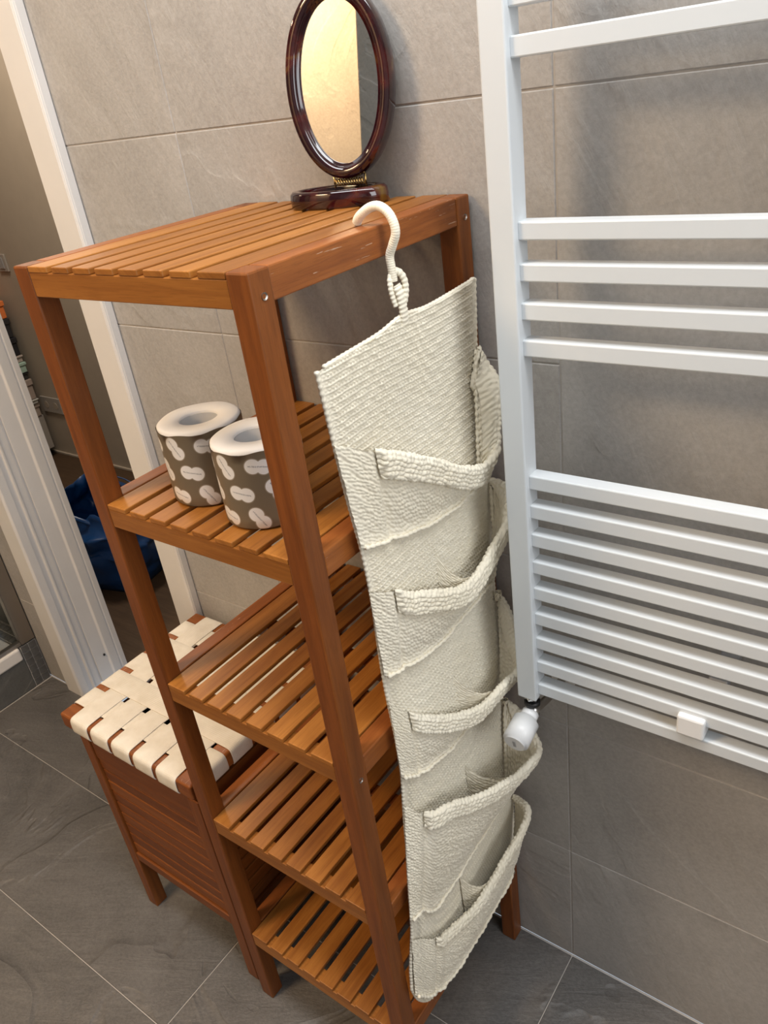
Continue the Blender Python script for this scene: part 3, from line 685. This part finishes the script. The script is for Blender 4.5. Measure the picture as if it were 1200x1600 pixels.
def make_pocket(k, q):
    rim = smooth_path(q['rim'], 330, 25)
    f = np.linspace(0, 1, len(rim))
    wl = np.exp(-f / 0.03)
    rim[:, 1] += (y_left(rim[0, 2]) - 0.005 - rim[0, 1]) * wl; rim[:, 0] += (OX + 0.0012 - rim[0, 0]) * wl
    sy_, sz_ = np.array(q['seam']).T
    fc = f[np.argmax(rim[:, 1] > sy_[0] - 0.012)]
    yl0 = y_left(np.interp(-0.30, *q['bot'])) - 0.004
    g = np.clip(f / fc, 0, 1)
    yr_ = np.interp(f, f, np.maximum.accumulate(rim[:, 1]))
    yb = yl0 + (sy_[0] - yl0) * np.clip((yr_ - yr_[0]) / (sy_[0] - 0.012 - yr_[0]), 0, 1)
    zb = np.interp(yb, *q['bot'])
    zb = zb + (sz_[0] - zb[f <= fc][-1]) * np.clip((g - 0.8) / 0.2, 0, 1)
    sl = np.r_[0, np.cumsum(np.hypot(np.diff(sy_), np.diff(sz_)))]; gg = np.clip((f - fc) / (1 - fc), 0, 1) * sl[-1]
    yb = np.where(f > fc, np.interp(gg, sl, sy_), yb); zb = np.where(f > fc, np.interp(gg, sl, sz_), zb)
    for _ in range(40):
        yb[1:-1] = 0.25 * yb[:-2] + 0.5 * yb[1:-1] + 0.25 * yb[2:]; zb[1:-1] = 0.25 * zb[:-2] + 0.5 * zb[1:-1] + 0.25 * zb[2:]
    Bt = np.stack([OX + 0.0045 - 0.002 * wl, yb, zb], 1)
    L = np.linalg.norm(rim - Bt, axis=1).max()
    nvv = max(40, int(L / 0.0012))
    v = np.linspace(0, 1, nvv)[:, None, None]
    S = (1 - v) * Bt[None] + v * rim[None]
    bulge = q['bul'] * np.sin(np.pi * np.clip(v[..., 0], 0, 1)) * np.sin(np.pi * np.clip(f, 0, 1)[None]) ** 0.6
    S[..., 0] += bulge
    S[..., 0] += 0.004 * np.exp(-((v[..., 0]) / 0.08) ** 2) * np.sin(np.pi * f)[None] ** 0.3   # plump hem
    S[..., 0] = np.maximum(S[..., 0], OX + 0.002)
    s = np.r_[0, np.cumsum(np.linalg.norm(np.diff(rim, axis=0), axis=1))][None] + 0 * v[..., 0]
    t = v[..., 0] * np.linalg.norm(rim - Bt, axis=1)[None]
    Nn = normals(S)
    sgn = np.sign(np.median(Nn[..., 0])); Nn *= sgn
    u0 = q['u0']
    side = 1 / (1 + np.exp(-(f - u0 * 0.95) / 0.012))[None] + 0 * t
    h1 = stitches2(t, s, 0.0066, 0.0056, 0.0024)          # strip beside the seam: ribs run upward
    h2 = stitches2(s, t, 0.0062, 0.0064, 0.0022)
    h = h1 * (1 - side) + h2 * side
    fold = np.exp(-((f - u0) / 0.016) ** 2)[None]
    Sd = S + Nn * (h - 0.004 * fold)[..., None]
    Sd[..., 0] = np.maximum(Sd[..., 0], OX + 0.0015)
    uvs = np.stack([s, t], -1)
    pk = mk('pocket', grid_mesh(Sd - O0, uvs), M['crochet'], org)
    # lining a few millimetres inside the pocket front
    Sl = S[::4, ::4] - Nn[::4, ::4] * 0.0025
    Sl[..., 0] = np.maximum(Sl[..., 0], OX + 0.001)
    # turned down cuff along the rim
    j0 = int(u0 * (len(rim) - 1))
    Rm, Nr = rim[j0:], Nn[-1, j0:]
    Dn = S[-6, j0:] - S[-1, j0:]; Dn /= np.linalg.norm(Dn, axis=1, keepdims=True) + 1e-9
    Nr = Nr - Dn * (Nr * Dn).sum(1, keepdims=True); Nr /= np.linalg.norm(Nr, axis=1, keepdims=True) + 1e-9
    for A_ in (Nr, Dn):
        bad = np.linalg.norm(A_, axis=1) < 0.5
        for i_ in np.nonzero(bad)[0]: A_[i_] = A_[i_ - 1]
    for _ in range(12):
        for A_ in (Nr, Dn):
            A_[1:-1] = 0.25 * A_[:-2] + 0.5 * A_[1:-1] + 0.25 * A_[2:]
            A_ /= np.linalg.norm(A_, axis=1, keepdims=True) + 1e-9
    th, cl = q['cth'], q['cuff']
    fe = np.linspace(0, 1, len(Rm))
    cw = cl * np.clip((1 - fe) / 0.10, 0.25, 1)           # narrower where it meets the right seam
    prof = [(-0.0022, 0.9), (-0.0022, 0.30), (-0.001, 0.06), (0.0, -0.10), (th * 0.5, -0.16), (th, -0.06), (th + 0.0012, 0.10)]
    prof += [(th + 0.0012, 0.10 + 0.86 * i / 22) for i in range(1, 23)] + [(th + 0.0004, 1.0), (th * 0.5, 1.0), (th * 0.4, 0.6)]
    pr_ = np.array(prof)
    Cc = Rm[None] + Nr[None] * (pr_[:, :1, None] * np.clip(fe / 0.018, 0.0, 1)[None, :, None]) + Dn[None] * (pr_[:, 1:2, None] * cw[None, :, None])
    ss = s[0, j0:][None] + 0 * pr_[:, 1:2]; tt = pr_[:, 1:2] * cw[None]
    # resample across for stitch detail
    m_ = np.linspace(0, len(prof) - 1, 96)
    def rs(Aa): return np.stack([np.stack([np.interp(m_, np.arange(len(prof)), Aa[:, j, c_]) for c_ in range(Aa.shape[2])], 1) for j in range(Aa.shape[1])], 1)
    Cc = rs(Cc); dd = np.r_[0, np.cumsum(np.linalg.norm(np.diff(Cc[:, len(Rm) // 2], axis=0), axis=1))][:, None] + 0 * fe[None]
    sc = s[0, j0:][None] + 0 * dd
    Nc = normals(Cc); mid = len(m_) * 18 // len(prof)
    if (Nc[mid] * Nr).sum() < 0: Nc = -Nc
    hh = stitches2(sc, dd, 0.0066, 0.0076, 0.0024)
    # scalloped lower lip
    lip = np.exp(-((m_ - (len(prof) - 3)) / 2.2) ** 2)[:, None] * (0.0016 * np.abs(np.sin(np.pi * sc / 0.0065)))
    Cd = Cc + Nc * hh[..., None] + Dn[None] * lip[..., None]
    Cd[..., 0] = np.maximum(Cd[..., 0], OX + 0.0015)
    mk('cuff', grid_mesh(Cd - O0, np.stack([sc, dd], -1)), M['crochet'], pk)
    # bottom hem bead
    hem = Sd[1, 2:-2] + np.array([0.0012, 0, -0.001])
    hl = 0.33
    otube('hem', smooth_path(hem[::6], 260), 0.003, 8, parent=pk, rfun=lambda u: 0.0024 + 0.0006 * math.sin(2 * math.pi * u * hl / 0.007))
    # divider web from the panel out to the pocket front
    if q['div']:
        ys, zt, zb, ye = q['div']
        je = int(np.argmin(np.abs(rim[:, 1] - ye) + (f > 0.85)))
        na, nb = 60, 60
        a_ = np.linspace(0, 1, na)[None]; b_ = np.linspace(0, 1, nb)[:, None]
        zfront = np.linspace(nvv - 1, nvv * 0.35, nb).astype(int)
        end = S[zfront, je] - Nn[zfront, je] * 0.002
        start = np.stack([np.full(nb, OX + 0.002), np.full(nb, ys) + 0.002 * b_[:, 0], zt + (zb - 0.02 - zt) * b_[:, 0]], 1)
        Wd = start[:, None] * (1 - a_[..., None]) + end[:, None] * a_[..., None]
        az = a_ ** 0.5; Wd[..., 2] = start[:, None, 2] * (1 - az) + end[:, None, 2] * az
        Wd[..., 2] -= 0.010 * np.sin(np.pi * a_) * (1 - 0.6 * b_)
        Wd[..., 0] += 0.004 * np.sin(np.pi * a_)
        Wn = normals(Wd)
        sa_ = a_ * 0.05 + 0 * b_; ta_ = b_ * 0.08 + 0 * a_
        Wd = Wd + Wn * stitches2(sa_, ta_, 0.006, 0.006, 0.0014)[..., None]
        mk('divider', grid_mesh(Wd - O0), M['crochet'], pk)
for k, q in enumerate(POCKETS): make_pocket(k, q)

# ---- hook wrapped in yarn, and the loop that carries the cloth
hk = [(-.9555, -.178, 1.3957), (-.953, -.179, 1.399), (-.9466, -.18, 1.4040), (-.9349, -.18, 1.4100), (-.9235, -.18, 1.4110), (-.9134, -.18, 1.4050), (-.9078, -.18, 1.3950), (-.9070, -.18, 1.3845), (-.9125, -.18, 1.3730), (-.9175, -.18, 1.3625), (-.917, -.18, 1.3496), (-.9166, -.18, 1.3370)]
hkp = smooth_path(hk, 420)
otube('hook', hkp, 0.0048, 14, rfun=lambda u: 0.0050 + 0.00007 * math.sin(2 * math.pi * u * 50) - 0.0006 * u)
def loop(ptsL, r, flat, wv): return mk('loop', tube_mesh(smooth_path(ptsL, 160) - O0, r, 12, rfun=lambda u: r * (1 + 0.08 * math.sin(2 * math.pi * u * wv)), flat=flat), M['crochet'], org)
loop([(-.9130, -.1745, 1.290), (-.9115, -.1755, 1.300), (-.9110, -.1768, 1.312), (-.9115, -.1785, 1.324), (-.9135, -.1800, 1.333)], 0.0062, (1, 0.55), 9)
loop([(-.9130, -.1735, 1.309), (-.9110, -.1705, 1.318), (-.9100, -.1690, 1.329), (-.9110, -.1700, 1.339), (-.9140, -.1745, 1.346), (-.9170, -.1800, 1.3465)], 0.0040, (1, 0.8), 9)
loop([(-.9150, -.1830, 1.312), (-.9160, -.1850, 1.321), (-.9170, -.1858, 1.331), (-.9180, -.1840, 1.340), (-.9180, -.1800, 1.3445)], 0.0034, (1, 0.8), 8)

# ================================================================== SHOWER TRAY, SCREEN
tray = tag(empty('shower_tray', (-2.585, -0.72, 0)), 'white shower tray raised on a dark tiled plinth at the left edge', 'shower tray')
def tb(name, lo, hi, mat, bev=0.003, par=tray):
    o = Vector((-2.585, -0.72, 0)); return box(name, Vector(lo) - o, Vector(hi) - o, mat, par, bev=bev)
pl = tb('plinth', (-3.49, -1.415, 0.0015), (-2.588, -0.052, 0.11), M['dark_tile'], 0.001)
tb('tray', (-3.49, -1.41, 0.1105), (-2.582, -0.055, 0.155), M['tray'], 0.006)
ml = tb('mosaic_ledge', (-3.49, -0.050, 0.0015), (-2.5895, 0.002, 0.150), M['grout'], 0.0008)
oc = Vector(ml.location) + Vector((-2.585, -0.72, 0))
ms = 0.0232
for i in range(2):
    for j in range(6):
        c = Vector((-2.589, -0.050 + 0.0015 + ms * (i + .5) + i * 0.002, 0.003 + (ms + 0.0018) * (j + .5)))
        mk('mosaic_tile', box_mesh(0.004, ms, ms, 0.001, 1, M['mosaic']), None, ml, c - oc)
for i in range(16):
    for j in range(2):
        c = Vector((-2.603 - 0.025 * i, -0.050 + 0.0015 + ms * (j + .5) + j * 0.002, 0.150))
        mk('mosaic_tile', box_mesh(ms, ms, 0.004, 0.001, 1, M['mosaic']), None, ml, c - oc)
scr = tag(empty('shower_screen', (-2.60, -0.03, 0.1555)), 'clear glass shower screen in a brushed aluminium channel above the tray', 'shower screen')
box('wall_channel', (-0.012, -0.012, 0), (0.012, 0.033, 1.85), M['alu'], scr, bev=0.002)
box('glass_pane', (-0.004, -0.62, 0.004), (0.004, -0.010, 1.85), M['glass'], scr, bev=0.0005)
box('sill_channel', (-0.010, -0.62, 0.0), (0.010, -0.0125, 0.012), M['alu'], scr, bev=0.001)

# ================================================================== THINGS IN THE HALL
# crumpled blue bag
bm = bmesh.new(); bmesh.ops.create_cube(bm, size=1)
bmesh.ops.subdivide_edges(bm, edges=bm.edges[:], cuts=22, use_grid_fill=True)
from mathutils import noise as mn
topf = [f for f in bm.faces if f.calc_center_median().z > 0.499]
bmesh.ops.delete(bm, geom=topf, context='FACES')
for v in bm.verts:
    p = v.co.copy(); hh = p.z + 0.5
    bulg = 1 + 0.16 * math.sin(math.pi * min(1, hh * 0.9)) - 0.10 * hh
    q = Vector((p.x * 0.42 * bulg, p.y * 0.34 * bulg, hh * 0.29))
    nz = mn.noise_vector(Vector((p.x * 3.1, p.y * 3.1, p.z * 4.3)) + Vector((3.3, 1.7, 8.1)))
    nz2 = mn.noise_vector(Vector((p.x * 9, p.y * 9, p.z * 11)) + Vector((1.3, 9.7, 2.1)))
    q += (nz * 0.045 + nz2 * 0.013) * min(1, hh * 3)
    if hh > 0.98: q.z += 0.03 * mn.noise(Vector((p.x * 4, p.y * 4, 0)))
    q.z = max(q.z, 0.001)
    v.co = q
bag = tag(empty('carrier_bag', (-2.955, 0.555, 0.0), 0.25), 'crumpled blue plastic carrier bag on the dark hall floor behind the door', 'bag')
ob = mk('body', bm_to(bm, 'bag', True), M['bag'], bag)
sol = ob.modifiers.new('thickness', 'SOLIDIFY'); sol.thickness = 0.002
for s in (-1, 1):
    mk('handle', tube_mesh(smooth_path([(-0.09, s * 0.10, 0.24), (-0.07, s * 0.13, 0.31), (0.0, s * 0.15, 0.30), (0.07, s * 0.14, 0.27), (0.09, s * 0.11, 0.23)], 40), 0.008, 8, flat=(1, 0.35)), M['bag'], bag)
# small rack of stacked things seen past the door jamb
rack = tag(empty('hall_cabinet', (-4.425, 1.0, 0)), 'low grey cabinet in the hall carrying a stack of boxes', 'cabinet')
box('carcass', (-0.19, -0.13, 0.05), (0.19, 0.13, 0.235), M['plate'], rack, bev=0.003)
box('plinth', (-0.17, -0.11, 0.0), (0.17, 0.11, 0.05), M['black'], rack, bev=0.001)
d = box('door', (-0.185, -0.143, 0.06), (0.185, -0.1305, 0.228), M['plate'], rack, bev=0.002)
mk('knob', cyl_mesh(0.01, 0.015, 20, 0.002), M['steel'], d, (0.15, -0.014, 0.05), (math.pi / 2, 0, 0))
def carton(z0, z1, dx, colr, label, lidf=0.3):
    mt = plain('carton_' + label.split()[0] + str(int(z0 * 1000)), colr, 0.6, var=0.06)
    t = tag(empty('storage_box', (-4.425 + dx, 1.0, z0)), label, 'box', 'boxes stacked on the hall cabinet')
    hh = z1 - z0 - 0.001; hl_ = hh * lidf
    box('body', (-0.185, -0.12, 0.0), (0.185, 0.12, hh - hl_), mt, t, bev=0.003)
    box('lid', (-0.19, -0.125, hh - hl_), (0.19, 0.125, hh), mt, t, bev=0.003)
carton(0.2355, 0.305, 0.010, (0.42, 0.35, 0.30), 'beige pink box lowest in the stack in the hall')
carton(0.306, 0.33, 0.022, (0.55, 0.56, 0.53), 'thin pale grey box above the beige one in the hall stack')
carton(0.331, 0.435, 0.020, (0.40, 0.33, 0.29), 'taller dusky pink box in the middle of the hall stack')
carton(0.436, 0.472, 0.014, (0.04, 0.04, 0.04), 'thin black box under the mint box in the hall')
carton(0.473, 0.525, 0.024, (0.42, 0.60, 0.52), 'mint green box in the hall stack')
carton(0.526, 0.560, 0.018, (0.48, 0.42, 0.38), 'thin beige box on the mint one in the hall stack')
carton(0.561, 0.650, 0.016, (0.02, 0.02, 0.025), 'black box beneath another black box in the hall stack')
carton(0.651, 0.745, 0.012, (0.03, 0.03, 0.035), 'upper black box under the orange box in the hall')
carton(0.746, 0.83, 0.014, (0.80, 0.22, 0.06), 'orange box topmost of the stack in the hall')
sk = tag(empty('wall_socket', (-4.166, 1.16, 0.285)), 'faint grey power socket low on the hall wall', 'socket')
box('plate', (-0.085, -0.009, -0.042), (0.085, -0.0005, 0.042), M['plate'], sk, bev=0.002)
for sx in (-0.04, 0.04): mk('socket_well', cyl_mesh(0.018, 0.003, 24, 0.0005), M['hall_wall'], sk, (sx, -0.009, 0), (math.pi / 2, 0, 0))
sw_ = tag(empty('light_switch', (-4.165, 1.16, 1.0)), 'grey light switch higher on the hall wall at the left edge', 'switch')
box('plate', (-0.04, -0.009, -0.04), (0.04, -0.0005, 0.04), M['plate'], sw_, bev=0.002)
box('rocker', (-0.02, -0.013, -0.025), (0.02, -0.0092, 0.025), M['grey_plastic'], sw_, bev=0.001)
